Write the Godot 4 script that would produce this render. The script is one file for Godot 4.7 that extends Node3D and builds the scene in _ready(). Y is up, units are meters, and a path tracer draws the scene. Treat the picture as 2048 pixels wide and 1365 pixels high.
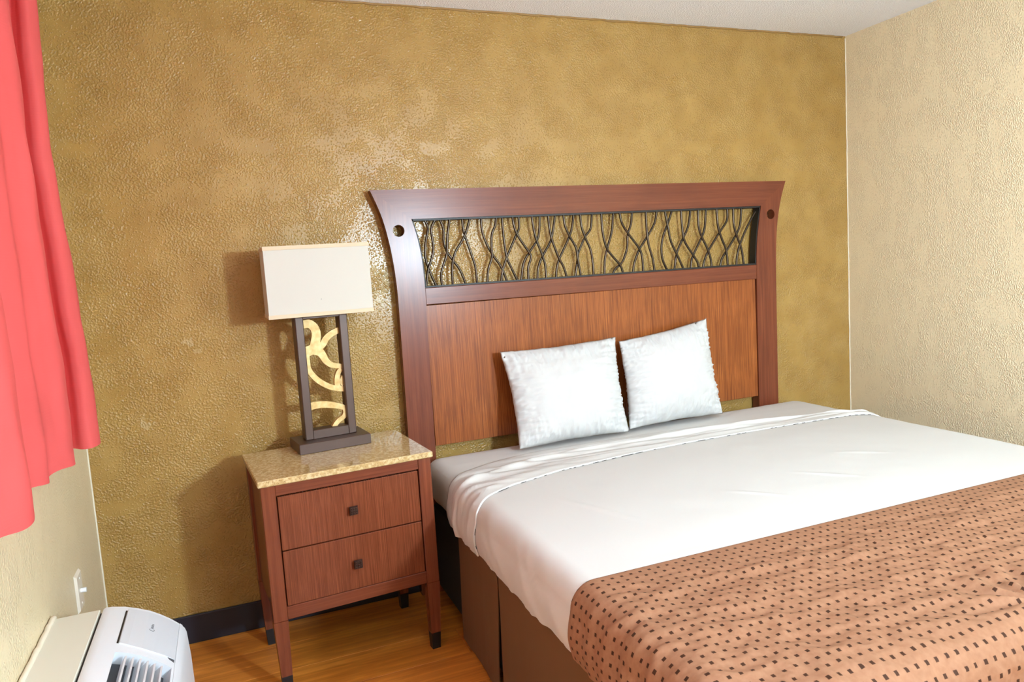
extends Node3D
# Motel bedroom corner: king bed with brown headboard, nightstand with lamp, wall unit, red curtain.
# World: back wall is the plane z = 0, left wall x = 0, floor y = 0; metres.

const XR := 3.638      # right wall
const ZF := 6.2        # front wall behind the camera
const HC := 2.44       # ceiling
var M := {}            # materials
var noise := FastNoiseLite.new()

# ---------------------------------------------------------------- naming helpers
func numbered(called: String, parent: Node) -> String:
	if parent.get_node_or_null(NodePath(called)) == null:
		return called
	var k := 1
	while parent.get_node_or_null(NodePath("%s_%03d" % [called, k])) != null:
		k += 1
	return "%s_%03d" % [called, k]

func put(node: Node3D, called: String, parent: Node) -> void:
	node.name = numbered(called, parent)
	parent.add_child(node, true)

func tag(o: Node, label: String, category: String, group := "") -> void:
	o.set_meta("label", label)
	o.set_meta("category", category)
	if group != "":
		o.set_meta("group", group)

func thing(called: String, label: String, category: String, at := Vector3.ZERO, turn := 0.0, group := "") -> Node3D:
	var o := Node3D.new()
	put(o, called, self)
	o.position = at
	o.rotation.y = turn
	tag(o, label, category, group)
	return o

func obj(called: String, st: SurfaceTool, m: Material, parent: Node = null) -> MeshInstance3D:
	var o := MeshInstance3D.new()
	st.generate_normals()
	o.mesh = st.commit()
	o.material_override = m
	o.cast_shadow = GeometryInstance3D.SHADOW_CASTING_SETTING_ON
	put(o, called, self if parent == null else parent)
	return o

func part(called: String, mesh: Mesh, m: Material, parent: Node, at := Vector3.ZERO) -> MeshInstance3D:
	var o := MeshInstance3D.new()
	o.mesh = mesh
	o.material_override = m
	put(o, called, parent)
	o.position = at
	return o

func struct(called: String, st: SurfaceTool, m: Material, label := "") -> MeshInstance3D:
	var o := obj(called, st, m)
	o.set_meta("kind", "structure")
	if label != "":
		o.set_meta("label", label)
	return o

# ---------------------------------------------------------------- shape helpers
func mb() -> SurfaceTool:
	var st := SurfaceTool.new()
	st.begin(Mesh.PRIMITIVE_TRIANGLES)
	st.set_smooth_group(-1)
	return st

func tri(st: SurfaceTool, a: Vector3, b: Vector3, c: Vector3) -> void:   # a, b, c anticlockwise from outside
	st.add_vertex(a)
	st.add_vertex(c)
	st.add_vertex(b)

func quad(st: SurfaceTool, a: Vector3, b: Vector3, c: Vector3, d: Vector3) -> void:
	tri(st, a, b, c)
	tri(st, a, c, d)

func outward(st: SurfaceTool, pts: Array, mid: Vector3) -> void:         # a convex face turned away from mid
	var n: Vector3 = (pts[1] - pts[0]).cross(pts[2] - pts[0])
	if n.dot(pts[0] - mid) < 0:
		pts.reverse()
	for k in range(1, pts.size() - 1):
		tri(st, pts[0], pts[k], pts[k + 1])

func box(st: SurfaceTool, lo: Vector3, hi: Vector3, b := 0.0) -> void:    # chamfered box
	var c := (lo + hi) / 2
	var h := (hi - lo) / 2
	b = minf(b, minf(h.x, minf(h.y, h.z)) * 0.98)
	for a in 3:
		var u := (a + 1) % 3
		var v := (a + 2) % 3
		for s in [-1.0, 1.0]:
			var f := []
			for q in [[-1, -1], [1, -1], [1, 1], [-1, 1]]:
				var p := Vector3()
				p[a] = s * h[a]
				p[u] = q[0] * (h[u] - b)
				p[v] = q[1] * (h[v] - b)
				f.append(c + p)
			outward(st, f, c)
			if b <= 0:
				continue
			for s2 in [-1.0, 1.0]:                                          # edge between faces a and u
				var e := []
				for w in [[0, -1], [0, 1], [1, 1], [1, -1]]:
					var p := Vector3()
					p[a] = s * (h[a] - (b if w[0] == 1 else 0.0))
					p[u] = s2 * (h[u] - (0.0 if w[0] == 1 else b))
					p[v] = w[1] * (h[v] - b)
					e.append(c + p)
				outward(st, e, c)
	if b > 0:
		for sx in [-1.0, 1.0]:
			for sy in [-1.0, 1.0]:
				for sz in [-1.0, 1.0]:
					var g := Vector3(sx, sy, sz)
					var t := []
					for a in 3:
						var p := (h - Vector3.ONE * b) * g
						p[a] = h[a] * g[a]
						t.append(c + p)
					outward(st, t, c)

func hexa(st: SurfaceTool, low: Array, top: Array) -> void:               # eight corners, four below and four above in the same order
	var c := Vector3()
	for p in low + top:
		c += p / 8.0
	outward(st, low.duplicate(), c)
	outward(st, top.duplicate(), c)
	for k in 4:
		var n := (k + 1) % 4
		outward(st, [low[k], low[n], top[n], top[k]], c)

func leg_block(st: SurfaceTool, c0: Vector2, s0: Vector2, y0: float, c1: Vector2, s1: Vector2, y1: float) -> void:
	var low := []
	var top := []
	for q in [[-1, -1], [1, -1], [1, 1], [-1, 1]]:
		low.append(Vector3(c0.x + q[0] * s0.x / 2, y0, c0.y + q[1] * s0.y / 2))
		top.append(Vector3(c1.x + q[0] * s1.x / 2, y1, c1.y + q[1] * s1.y / 2))
	hexa(st, low, top)

func inset(p: PackedVector2Array, b: float, fixed: Array) -> PackedVector2Array:   # p anticlockwise; edges in fixed stay in place
	var out := PackedVector2Array()
	var n := p.size()
	for i in n:
		var e0 := (p[i] - p[(i + n - 1) % n]).normalized()
		var e1 := (p[(i + 1) % n] - p[i]).normalized()
		var d0 := 0.0 if ((i + n - 1) % n) in fixed else b
		var d1 := 0.0 if i in fixed else b
		var n0 := Vector2(-e0.y, e0.x)
		var n1 := Vector2(-e1.y, e1.x)
		var cr := e0.cross(e1)
		if absf(cr) < 0.05:
			out.append(p[i] + (n0 * d0 + n1 * d1) / 2)
		else:
			var a := p[i] + n0 * d0
			var q := p[i] + n1 * d1
			out.append(a + e0 * ((q - a).cross(e1) / cr))
	return out

func extrude(st: SurfaceTool, pts: PackedVector2Array, z0: float, z1: float, b := 0.0, fixed := []) -> void:
	var p := pts.duplicate()
	if Geometry2D.is_polygon_clockwise(p) == false:
		pass
	var area := 0.0
	for i in p.size():
		area += p[i].cross(p[(i + 1) % p.size()])
	if area < 0:
		p.reverse()
	var q := inset(p, b, fixed) if b > 0 else p
	var t := Geometry2D.triangulate_polygon(q)
	for k in range(0, t.size(), 3):
		var a := q[t[k]]
		var c := q[t[k + 1]]
		var d := q[t[k + 2]]
		if (c - a).cross(d - a) < 0:
			var w := c
			c = d
			d = w
		tri(st, Vector3(a.x, a.y, z1), Vector3(c.x, c.y, z1), Vector3(d.x, d.y, z1))
		tri(st, Vector3(a.x, a.y, z0), Vector3(d.x, d.y, z0), Vector3(c.x, c.y, z0))
	for i in p.size():
		if i in fixed:
			continue
		var j := (i + 1) % p.size()
		var zt := z1 - b
		quad(st, Vector3(p[i].x, p[i].y, z0), Vector3(p[j].x, p[j].y, z0), Vector3(p[j].x, p[j].y, zt), Vector3(p[i].x, p[i].y, zt))
		if b > 0:
			quad(st, Vector3(p[i].x, p[i].y, zt), Vector3(p[j].x, p[j].y, zt), Vector3(q[j].x, q[j].y, z1), Vector3(q[i].x, q[i].y, z1))

func smooth_line(pts: Array, per := 6) -> Array:                           # Catmull-Rom through points (Vector2 or Vector3)
	var out := []
	var n := pts.size()
	for i in n - 1:
		var a = pts[maxi(i - 1, 0)]
		var d = pts[mini(i + 2, n - 1)]
		for k in per:
			var t := float(k) / per
			out.append(pts[i].cubic_interpolate(pts[i + 1], a, d, t))
	out.append(pts[n - 1])
	return out

func tube(st: SurfaceTool, pts: Array, r: float, seg := 8) -> void:
	st.set_smooth_group(0)
	var rings := []
	for i in pts.size():
		var d: Vector3 = (pts[mini(i + 1, pts.size() - 1)] - pts[maxi(i - 1, 0)]).normalized()
		var side := d.cross(Vector3.BACK if absf(d.z) < 0.9 else Vector3.UP).normalized()
		var up := side.cross(d)
		var ring := []
		for k in seg:
			var a := TAU * k / seg
			ring.append(pts[i] + (side * cos(a) + up * sin(a)) * r)
		rings.append(ring)
	for i in rings.size() - 1:
		for k in seg:
			var m := (k + 1) % seg
			var mid: Vector3 = (pts[i] + pts[i + 1]) / 2
			outward(st, [rings[i][k], rings[i][m], rings[i + 1][m], rings[i + 1][k]], mid)
	st.set_smooth_group(-1)
	outward(st, rings[0].duplicate(), pts[1])
	outward(st, rings[-1].duplicate(), pts[-2])

func lathe(st: SurfaceTool, prof: Array, seg := 24) -> void:               # Vector2(radius, y) from below upwards
	st.set_smooth_group(0)
	for i in prof.size() - 1:
		for k in seg:
			var a := TAU * k / seg
			var b := TAU * (k + 1) / seg
			var p := func(q: Vector2, t: float) -> Vector3: return Vector3(q.x * cos(t), q.y, q.x * sin(t))
			quad(st, p.call(prof[i], b), p.call(prof[i], a), p.call(prof[i + 1], a), p.call(prof[i + 1], b))

func grid(st: SurfaceTool, nu: int, nv: int, f: Callable, uv: Callable, flip := false) -> void:
	var pts := []
	var uvs := []
	for j in nv + 1:
		for i in nu + 1:
			pts.append(f.call(float(i) / nu, float(j) / nv))
			uvs.append(uv.call(float(i) / nu, float(j) / nv))
	st.set_smooth_group(0)
	for j in nv:
		for i in nu:
			var k := [j * (nu + 1) + i, j * (nu + 1) + i + 1, (j + 1) * (nu + 1) + i + 1, (j + 1) * (nu + 1) + i]
			var order := [k[0], k[1], k[2], k[0], k[2], k[3]] if flip else [k[0], k[2], k[1], k[0], k[3], k[2]]
			for q in order:
				st.set_uv(uvs[q])
				st.add_vertex(pts[q])

func no_uv(_u: float, _v: float) -> Vector2:
	return Vector2.ZERO

func lut(table: Array, x: float) -> float:                                  # [[x, y], ...] read with smooth steps between
	if x <= table[0][0]:
		return table[0][1]
	for i in table.size() - 1:
		if x <= table[i + 1][0]:
			var t: float = (x - table[i][0]) / (table[i + 1][0] - table[i][0])
			return cubic_interpolate(table[i][1], table[i + 1][1], table[maxi(i - 1, 0)][1], table[mini(i + 2, table.size() - 1)][1], t)
	return table[-1][1]

# ---------------------------------------------------------------- textures and materials
func tex(im: Image) -> ImageTexture:
	return ImageTexture.create_from_image(im)

func mat(c: Color, rough: float, metal := 0.0, spec := 0.5) -> StandardMaterial3D:
	var m := StandardMaterial3D.new()
	m.albedo_color = c
	m.roughness = rough
	m.metallic = metal
	m.metallic_specular = spec
	return m

func world_map(m: StandardMaterial3D, tile: float, in_world := true) -> void:
	m.uv1_triplanar = true
	m.uv1_world_triplanar = in_world
	m.uv1_scale = Vector3.ONE / tile
	m.uv1_triplanar_sharpness = 8.0

func bump(m: StandardMaterial3D, t: Texture2D, depth_cm: float) -> void:
	m.heightmap_enabled = true
	m.heightmap_texture = t
	m.heightmap_scale = depth_cm

func fbm(seed_: int, freq: float, oct := 3, kind := FastNoiseLite.TYPE_SIMPLEX_SMOOTH) -> FastNoiseLite:
	var n := FastNoiseLite.new()
	n.seed = seed_
	n.noise_type = kind
	n.frequency = freq
	n.fractal_type = FastNoiseLite.FRACTAL_FBM
	n.fractal_octaves = oct
	return n

func plaster_relief(size: int, seed_: int, freq: float, gate_lo: float, gate_hi: float) -> ImageTexture:
	# rolled-on lumps that thin out in smoother patches
	var lumps := fbm(seed_, freq, 2).get_seamless_image(size, size)
	var fine := fbm(seed_ + 1, freq * 2.6, 2).get_seamless_image(size, size)
	var gate := fbm(seed_ + 2, 0.006, 2).get_seamless_image(size, size)
	var im := Image.create(size, size, false, Image.FORMAT_RF)
	for y in size:
		for x in size:
			var l := lumps.get_pixel(x, y).r
			var g := smoothstep(gate_lo, gate_hi, gate.get_pixel(x, y).r)
			var edge := lerpf(0.60, 0.36, g)                                    # few lumps in the smooth patches, many elsewhere
			var h := smoothstep(edge, edge + 0.30, l) * 0.85 + fine.get_pixel(x, y).r * 0.16
			im.set_pixel(x, y, Color(h, 0, 0))
	return tex(im)

func tint_noise(size: int, seed_: int, freq: float, a: Color, b: Color, oct := 4) -> ImageTexture:
	var n := fbm(seed_, freq, oct).get_seamless_image(size, size)
	var im := Image.create(size, size, false, Image.FORMAT_RGB8)
	for y in size:
		for x in size:
			im.set_pixel(x, y, a.lerp(b, n.get_pixel(x, y).r))
	return tex(im)

func grain(size: int, seed_: int, along_v: bool, dark: Color, light: Color, lines: float, contrast: float) -> ImageTexture:
	# streaks of wood grain that run up the texture (along_v) or across it
	var n := FastNoiseLite.new()
	n.seed = seed_
	n.noise_type = FastNoiseLite.TYPE_SIMPLEX_SMOOTH
	n.frequency = 1.0
	var im := Image.create(size, size, false, Image.FORMAT_RGB8)
	for y in size:
		for x in size:
			var u := float(x) / size
			var v := float(y) / size
			if not along_v:
				var w := u
				u = v
				v = w
			var ca := cos(TAU * u)
			var sa := sin(TAU * u)
			var cv := cos(TAU * v) * 0.35
			var r := lines / TAU
			var s := n.get_noise_3d(ca * r, sa * r, cv) * 0.6 + n.get_noise_3d(ca * r * 3.1, sa * r * 3.1, cv * 2.0 + 9.0) * 0.4
			var broad := n.get_noise_3d(ca * 0.9, sa * 0.9, cv * 1.5 + 30.0)
			var t := clampf(0.5 + s * contrast + broad * 0.18, 0.0, 1.0)
			im.set_pixel(x, y, dark.lerp(light, t))
	return tex(im)

func worn_paint() -> ImageTexture:
	# pale spots where the gold paint has flaked or been rubbed, laid out over the whole back wall
	var w := 1536
	var px := w / XR
	var im := Image.create(w, int(HC * px), false, Image.FORMAT_RGBA8)
	im.fill(Color8(204, 184, 138, 0))
	var n := fbm(171, 0.075, 3)
	# x, y on the wall, radius, share of paint gone
	for s in [[1.131, 1.43, 0.035, 0.4], [1.112, 1.385, 0.03, 0.45], [1.138, 1.345, 0.032, 0.5], [1.12, 1.30, 0.03, 0.35], [1.115, 1.262, 0.032, 0.45], [1.15, 1.24, 0.02, 0.4], [1.10, 1.235, 0.02, 0.45], [0.371, 1.163, 0.024, 0.3], [0.411, 1.130, 0.018, 0.22], [0.197, 0.872, 0.022, 0.28], [0.192, 0.90, 0.014, 0.2]]:
		var r := int(s[2] * px * 1.5)
		var cx := int(s[0] * px)
		var cy := int((HC - s[1]) * px)
		for dy in range(-r, r + 1):
			for dx in range(-r, r + 1):
				var d: float = Vector2(dx, dy).length() / (s[2] * px)
				var k := (1.0 - d) * 0.9 + n.get_noise_2d(cx + dx, cy + dy) * 1.3
				var a: float = smoothstep(0.22, 0.42, k) * s[3]
				var old := im.get_pixel(cx + dx, cy + dy)
				im.set_pixel(cx + dx, cy + dy, Color(old.r, old.g, old.b, maxf(old.a, a)))
	return tex(im)

func make_materials() -> void:
	var relief := plaster_relief(1024, 11, 0.125, 0.30, 0.62)
	var m := mat(Color(1, 1, 1), 0.26, 0.0, 0.5)
	m.albedo_texture = tint_noise(512, 5, 0.012, Color8(157, 121, 60), Color8(175, 140, 78))
	world_map(m, 1.3)
	bump(m, relief, 0.21)
	M.gold_wall = m
	m = m.duplicate()
	m.detail_enabled = true
	m.detail_uv_layer = BaseMaterial3D.DETAIL_UV_2
	m.detail_albedo = worn_paint()
	M.gold_wall_worn = m
	m = mat(Color8(233, 215, 178), 0.34, 0.0, 0.5)
	world_map(m, 1.1)
	m.uv1_scale = Vector3(1.25, 0.72, 1.25)
	bump(m, relief, 0.20)
	M.cream_wall = m
	var pop := tex(fbm(31, 0.11, 3).get_seamless_image(512, 512))
	m = mat(Color8(246, 248, 252), 0.95, 0.0, 0.2)
	world_map(m, 0.5)
	bump(m, pop, 0.35)
	M.ceiling = m
	M.baseboard = mat(Color8(30, 30, 40), 0.45)
	M.caulk = mat(Color8(232, 222, 200), 0.6)
	# woods
	m = mat(Color(1, 1, 1), 0.27, 0.0, 0.42)
	m.albedo_texture = grain(768, 3, true, Color8(94, 43, 17), Color8(182, 106, 50), 210.0, 0.95)
	world_map(m, 0.62, false)
	M.veneer = m
	m = mat(Color(1, 1, 1), 0.27, 0.0, 0.42)
	m.albedo_texture = grain(512, 4, true, Color8(88, 40, 23), Color8(138, 76, 46), 120.0, 0.8)
	world_map(m, 0.5, false)
	M.drawer = m
	m = mat(Color(1, 1, 1), 0.27, 0.0, 0.42)
	m.albedo_texture = grain(512, 8, true, Color8(96, 46, 29), Color8(130, 69, 43), 40.0, 0.7)
	world_map(m, 0.7, false)
	M.wood_up = m
	m = mat(Color(1, 1, 1), 0.27, 0.0, 0.42)
	m.albedo_texture = grain(512, 9, false, Color8(96, 46, 29), Color8(130, 69, 43), 40.0, 0.7)
	world_map(m, 0.7, false)
	M.wood_across = m
	for k in 4:
		var d := [0, 8, -8, 14][k] as int
		m = mat(Color(1, 1, 1), 0.30, 0.0, 0.5)
		m.albedo_texture = grain(384, 40 + k, false, Color8(156 + d, 82 + d, 30), Color8(230 + d, 146 + d, 66), 16.0, 0.9)
		world_map(m, 0.75, false)
		m.uv1_offset = Vector3(0.37 * k, 0, 0.21 * k)
		M["plank_%d" % k] = m
	M.floor_base = mat(Color8(40, 26, 16), 0.8)
	M.dark_metal = mat(Color8(44, 34, 28), 0.32, 0.7)
	M.rod = mat(Color8(66, 54, 42), 0.26, 0.6)
	M.knob = mat(Color8(70, 48, 38), 0.35, 0.6)
	M.ridge = mat(Color8(150, 116, 66), 0.6)
	M.black = mat(Color8(22, 20, 20), 0.5)
	# granite
	var g1 := fbm(61, 0.035, 4).get_seamless_image(512, 512)
	var g2 := fbm(62, 0.16, 2).get_seamless_image(512, 512)
	var g3 := fbm(63, 0.075, 2).get_seamless_image(512, 512)
	var im := Image.create(512, 512, false, Image.FORMAT_RGB8)
	for y in 512:
		for x in 512:
			var c := Color8(190, 160, 108).lerp(Color8(214, 190, 144), smoothstep(0.3, 0.7, g1.get_pixel(x, y).r))
			c = c.lerp(Color8(164, 126, 76), smoothstep(0.56, 0.78, g3.get_pixel(x, y).r) * 0.55)
			c = c.lerp(Color8(52, 40, 30), smoothstep(0.79, 0.86, g2.get_pixel(x, y).r))
			im.set_pixel(x, y, c)
	m = mat(Color(1, 1, 1), 0.08, 0.0, 0.5)
	m.albedo_texture = tex(im)
	world_map(m, 0.42, false)
	M.granite = m
	# lamp
	M.lamp_frame = mat(Color8(80, 60, 50), 0.42, 0.3)
	m = mat(Color(1, 1, 1), 0.5, 0.15)
	m.albedo_texture = tint_noise(256, 70, 0.03, Color8(196, 158, 92), Color8(236, 206, 146))
	world_map(m, 0.25, false)
	M.gold_leaf = m
	var weave := Image.create(128, 128, false, Image.FORMAT_RF)
	for y in 128:
		for x in 128:
			weave.set_pixel(x, y, Color(0.5 + 0.25 * sin(TAU * x / 4.0) * cos(TAU * y / 4.0) + 0.25 * sin(TAU * y / 8.0), 0, 0))
	var weave_tex := tex(weave)
	m = mat(Color8(206, 203, 192), 0.9, 0.0, 0.3)
	m.backlight_enabled = true
	m.backlight = Color(0.25, 0.24, 0.2)
	M.shade = m
	M.shade_trim = mat(Color8(214, 196, 166), 0.7, 0.0, 0.4)
	# bedding
	m = mat(Color8(212, 208, 203), 0.85, 0.0, 0.3)
	M.sheet = m
	m = mat(Color8(200, 197, 194), 0.85, 0.0, 0.3)
	M.pillow = m
	var cloth := fbm(81, 0.02, 4).get_seamless_image(512, 512)
	im = Image.create(512, 512, false, Image.FORMAT_RGB8)
	for y in 512:
		for x in 512:
			var c := Color8(146, 102, 75).lerp(Color8(160, 116, 88), cloth.get_pixel(x, y).r)
			var px := absf(fposmod(x, 64.0) - 32.0)
			var py := absf(fposmod(y, 64.0) - 32.0)
			c = c.lerp(Color8(62, 34, 18), 1.0 - smoothstep(8.5, 10.5, maxf(px, py)))
			im.set_pixel(x, y, c)
	m = mat(Color(1, 1, 1), 0.75, 0.0, 0.35)
	m.albedo_texture = tex(im)
	M.runner = m
	m = mat(Color8(116, 82, 54), 0.85, 0.0, 0.3)
	world_map(m, 0.1)
	bump(m, weave_tex, 0.02)
	M.skirt = m
	M.hem_dash = mat(Color8(66, 60, 56), 0.9)
	M.box_spring = mat(Color8(26, 22, 20), 0.9)
	# curtain
	m = mat(Color8(220, 92, 90), 0.7, 0.0, 0.3)
	m.backlight_enabled = true
	m.backlight = Color(0.38, 0.14, 0.135)
	world_map(m, 0.12)
	bump(m, weave_tex, 0.02)
	M.curtain = m
	# wall unit
	M.unit_white = mat(Color8(228, 230, 234), 0.4, 0.0, 0.5)
	M.unit_cream = mat(Color8(224, 220, 204), 0.45, 0.0, 0.5)
	M.unit_door = mat(Color8(214, 217, 222), 0.38, 0.0, 0.5)
	M.unit_dark = mat(Color8(70, 72, 76), 0.7)
	M.ink = mat(Color8(60, 64, 74), 0.6)
	M.plate = mat(Color8(232, 222, 204), 0.4)
	M.plastic = mat(Color8(240, 240, 238), 0.35)
	# glass and lamp light
	m = mat(Color(0.9, 0.95, 1.0, 0.08), 0.02)
	m.transparency = BaseMaterial3D.TRANSPARENCY_ALPHA
	M.pane = m
	M.frame_white = mat(Color8(230, 228, 222), 0.5)
	m = mat(Color8(255, 250, 240), 0.5)
	m.emission_enabled = true
	m.emission = Color(0.88, 0.95, 1.0)
	m.emission_energy_multiplier = 6.0
	M.globe = m
	M.bulb = mat(Color8(238, 236, 230), 0.3)

# ---------------------------------------------------------------- setting
func build_room() -> void:
	var floor_node := Node3D.new()
	put(floor_node, "floor", self)
	floor_node.set_meta("kind", "structure")
	floor_node.set_meta("label", "orange-brown wood plank floor")
	var st := mb()
	box(st, Vector3(-0.12, -0.12, -0.12), Vector3(XR + 0.12, -0.012, ZF + 0.12))
	obj("floor_slab", st, M.floor_base, floor_node)
	var rows := 32
	var w := ZF / rows
	var long := XR / 3.0
	var meshes := []
	for l in [long, long / 2]:
		var s := mb()
		box(s, Vector3(0.0005, -0.012, 0.0005), Vector3(l - 0.0005, 0.0, w - 0.0005), 0.0005)
		s.generate_normals()
		meshes.append(s.commit())
	var pick := RandomNumberGenerator.new()
	pick.seed = 7
	for r in rows:
		var x := 0.0
		var kinds := [0, 0, 0] if r % 2 == 0 else [1, 0, 0, 1]
		for k in kinds:
			part("plank", meshes[k], M["plank_%d" % pick.randi_range(0, 3)], floor_node, Vector3(x, 0, r * w))
			x += long if k == 0 else long / 2
	st = mb()
	box(st, Vector3(-0.12, HC, -0.12), Vector3(XR + 0.12, HC + 0.12, ZF + 0.12))
	struct("ceiling", st, M.ceiling, "white popcorn-textured ceiling")
	st = mb()
	st.set_uv2(Vector2.ZERO)
	box(st, Vector3(-0.12, -0.12, -0.12), Vector3(XR + 0.12, HC, -0.001))
	for q in [[0, 0], [1, 1], [1, 0], [0, 0], [0, 1], [1, 1]]:              # the painted face, laid out for its worn spots
		st.set_uv2(Vector2(q[0], 1 - q[1]))
		st.add_vertex(Vector3(q[0] * XR, q[1] * HC, 0))
	struct("wall_back", st, M.gold_wall_worn, "mustard gold textured wall behind the headboard")
	st = mb()
	box(st, Vector3(XR, -0.12, 0), Vector3(XR + 0.12, HC, ZF))
	struct("wall_right", st, M.cream_wall, "cream textured wall beside the bed")
	st = mb()
	box(st, Vector3(-0.12, -0.12, ZF), Vector3(VX0, HC, ZF + 0.12))
	box(st, Vector3(VX1, -0.12, ZF), Vector3(XR + 0.12, HC, ZF + 0.12))
	box(st, Vector3(VX0, -0.12, ZF), Vector3(VX1, VY0, ZF + 0.12))
	box(st, Vector3(VX0, VY1, ZF), Vector3(VX1, HC, ZF + 0.12))
	struct("wall_front", st, M.gold_wall, "mustard gold textured wall facing the bed")
	st = mb()                                                               # left wall round the window opening
	box(st, Vector3(-0.12, -0.12, 0), Vector3(0, HC, WZ0))
	box(st, Vector3(-0.12, -0.12, WZ1), Vector3(0, HC, ZF))
	box(st, Vector3(-0.12, -0.12, WZ0), Vector3(0, WY0, WZ1))
	box(st, Vector3(-0.12, WY1, WZ0), Vector3(0, HC, WZ1))
	struct("wall_left", st, M.cream_wall, "cream textured wall with the curtained window")
	window("window_1", "white framed window behind the red curtain", Vector3(-0.065, 0, (WZ0 + WZ1) / 2), PI / 2, WZ1 - WZ0, WY0, WY1)
	window("window_2", "white framed window added out of view in the wall facing the bed for fill daylight", Vector3((VX0 + VX1) / 2, 0, ZF + 0.065), 0.0, VX1 - VX0, VY0, VY1)  # unseen window, added to let soft frontal daylight and sheen into the room
	# baseboards and the caulked corners
	st = mb()
	box(st, Vector3(0, 0, 0), Vector3(XR, 0.112, 0.012), 0.003)
	struct("baseboard_back", st, M.baseboard, "dark navy baseboard below the gold wall")
	st = mb()
	box(st, Vector3(XR - 0.012, 0, 0.013), Vector3(XR, 0.112, ZF), 0.003)
	struct("baseboard_right", st, M.baseboard, "dark navy baseboard below the cream wall beside the bed")
	var wob := fbm(91, 3.0, 2)
	st = mb()
	var line := []
	for k in 60:
		var y := 0.12 + (HC - 0.13) * k / 59.0
		line.append(Vector3(XR - 0.001, y, 0.001 + 0.002 * wob.get_noise_1d(y * 5)))
	tube(st, line, 0.0028, 6)
	struct("trim_1", st, M.caulk, "pale caulk line in the corner of gold and cream walls")
	st = mb()
	line = []
	for k in 60:
		var y := 0.12 + (HC - 0.13) * k / 59.0
		line.append(Vector3(0.0005, y, 0.0005 + 0.002 * wob.get_noise_1d(y * 5 + 40)))
	tube(st, line, 0.0035, 6)
	struct("trim_2", st, M.caulk, "pale caulk line in the corner of gold and curtained walls")
	st = mb()
	line = []
	for k in 160:
		var x := 0.02 + (XR - 0.04) * k / 159.0
		line.append(Vector3(x, HC - 0.003 + 0.005 * wob.get_noise_1d(x * 6 + 80), 0.0005))
	tube(st, line, 0.005, 6)
	struct("trim_3", st, M.ridge, "rough painted edge where the gold wall meets the ceiling")

func window(called: String, label: String, at: Vector3, turn: float, wide: float, y0: float, y1: float) -> void:
	# frame, mullion and two panes in a wall opening
	var win := Node3D.new()
	put(win, called, self)
	win.set_meta("kind", "structure")
	win.set_meta("label", label)
	win.position = at
	win.rotation.y = turn
	var f := 0.045
	var h := wide / 2
	var st := mb()
	box(st, Vector3(-h, y0, -0.025), Vector3(h, y0 + f, 0.025), 0.004)
	box(st, Vector3(-h, y1 - f, -0.025), Vector3(h, y1, 0.025), 0.004)
	box(st, Vector3(-h, y0 + f, -0.025), Vector3(-h + f, y1 - f, 0.025), 0.004)
	box(st, Vector3(h - f, y0 + f, -0.025), Vector3(h, y1 - f, 0.025), 0.004)
	box(st, Vector3(-0.02, y0 + f, -0.025), Vector3(0.02, y1 - f, 0.025), 0.004)
	obj("window_frame", st, M.frame_white, win)
	for q in [[-h + f, -0.02], [0.02, h - f]]:
		st = mb()
		box(st, Vector3(q[0], y0 + f, -0.002), Vector3(q[1], y1 - f, 0.002))
		obj("pane", st, M.pane, win)

const VX0 := 2.0
const VX1 := 3.3
const VY0 := 1.0
const VY1 := 2.1
const WZ0 := 0.70
const WZ1 := 1.75
const WY0 := 1.15
const WY1 := 2.05

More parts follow.
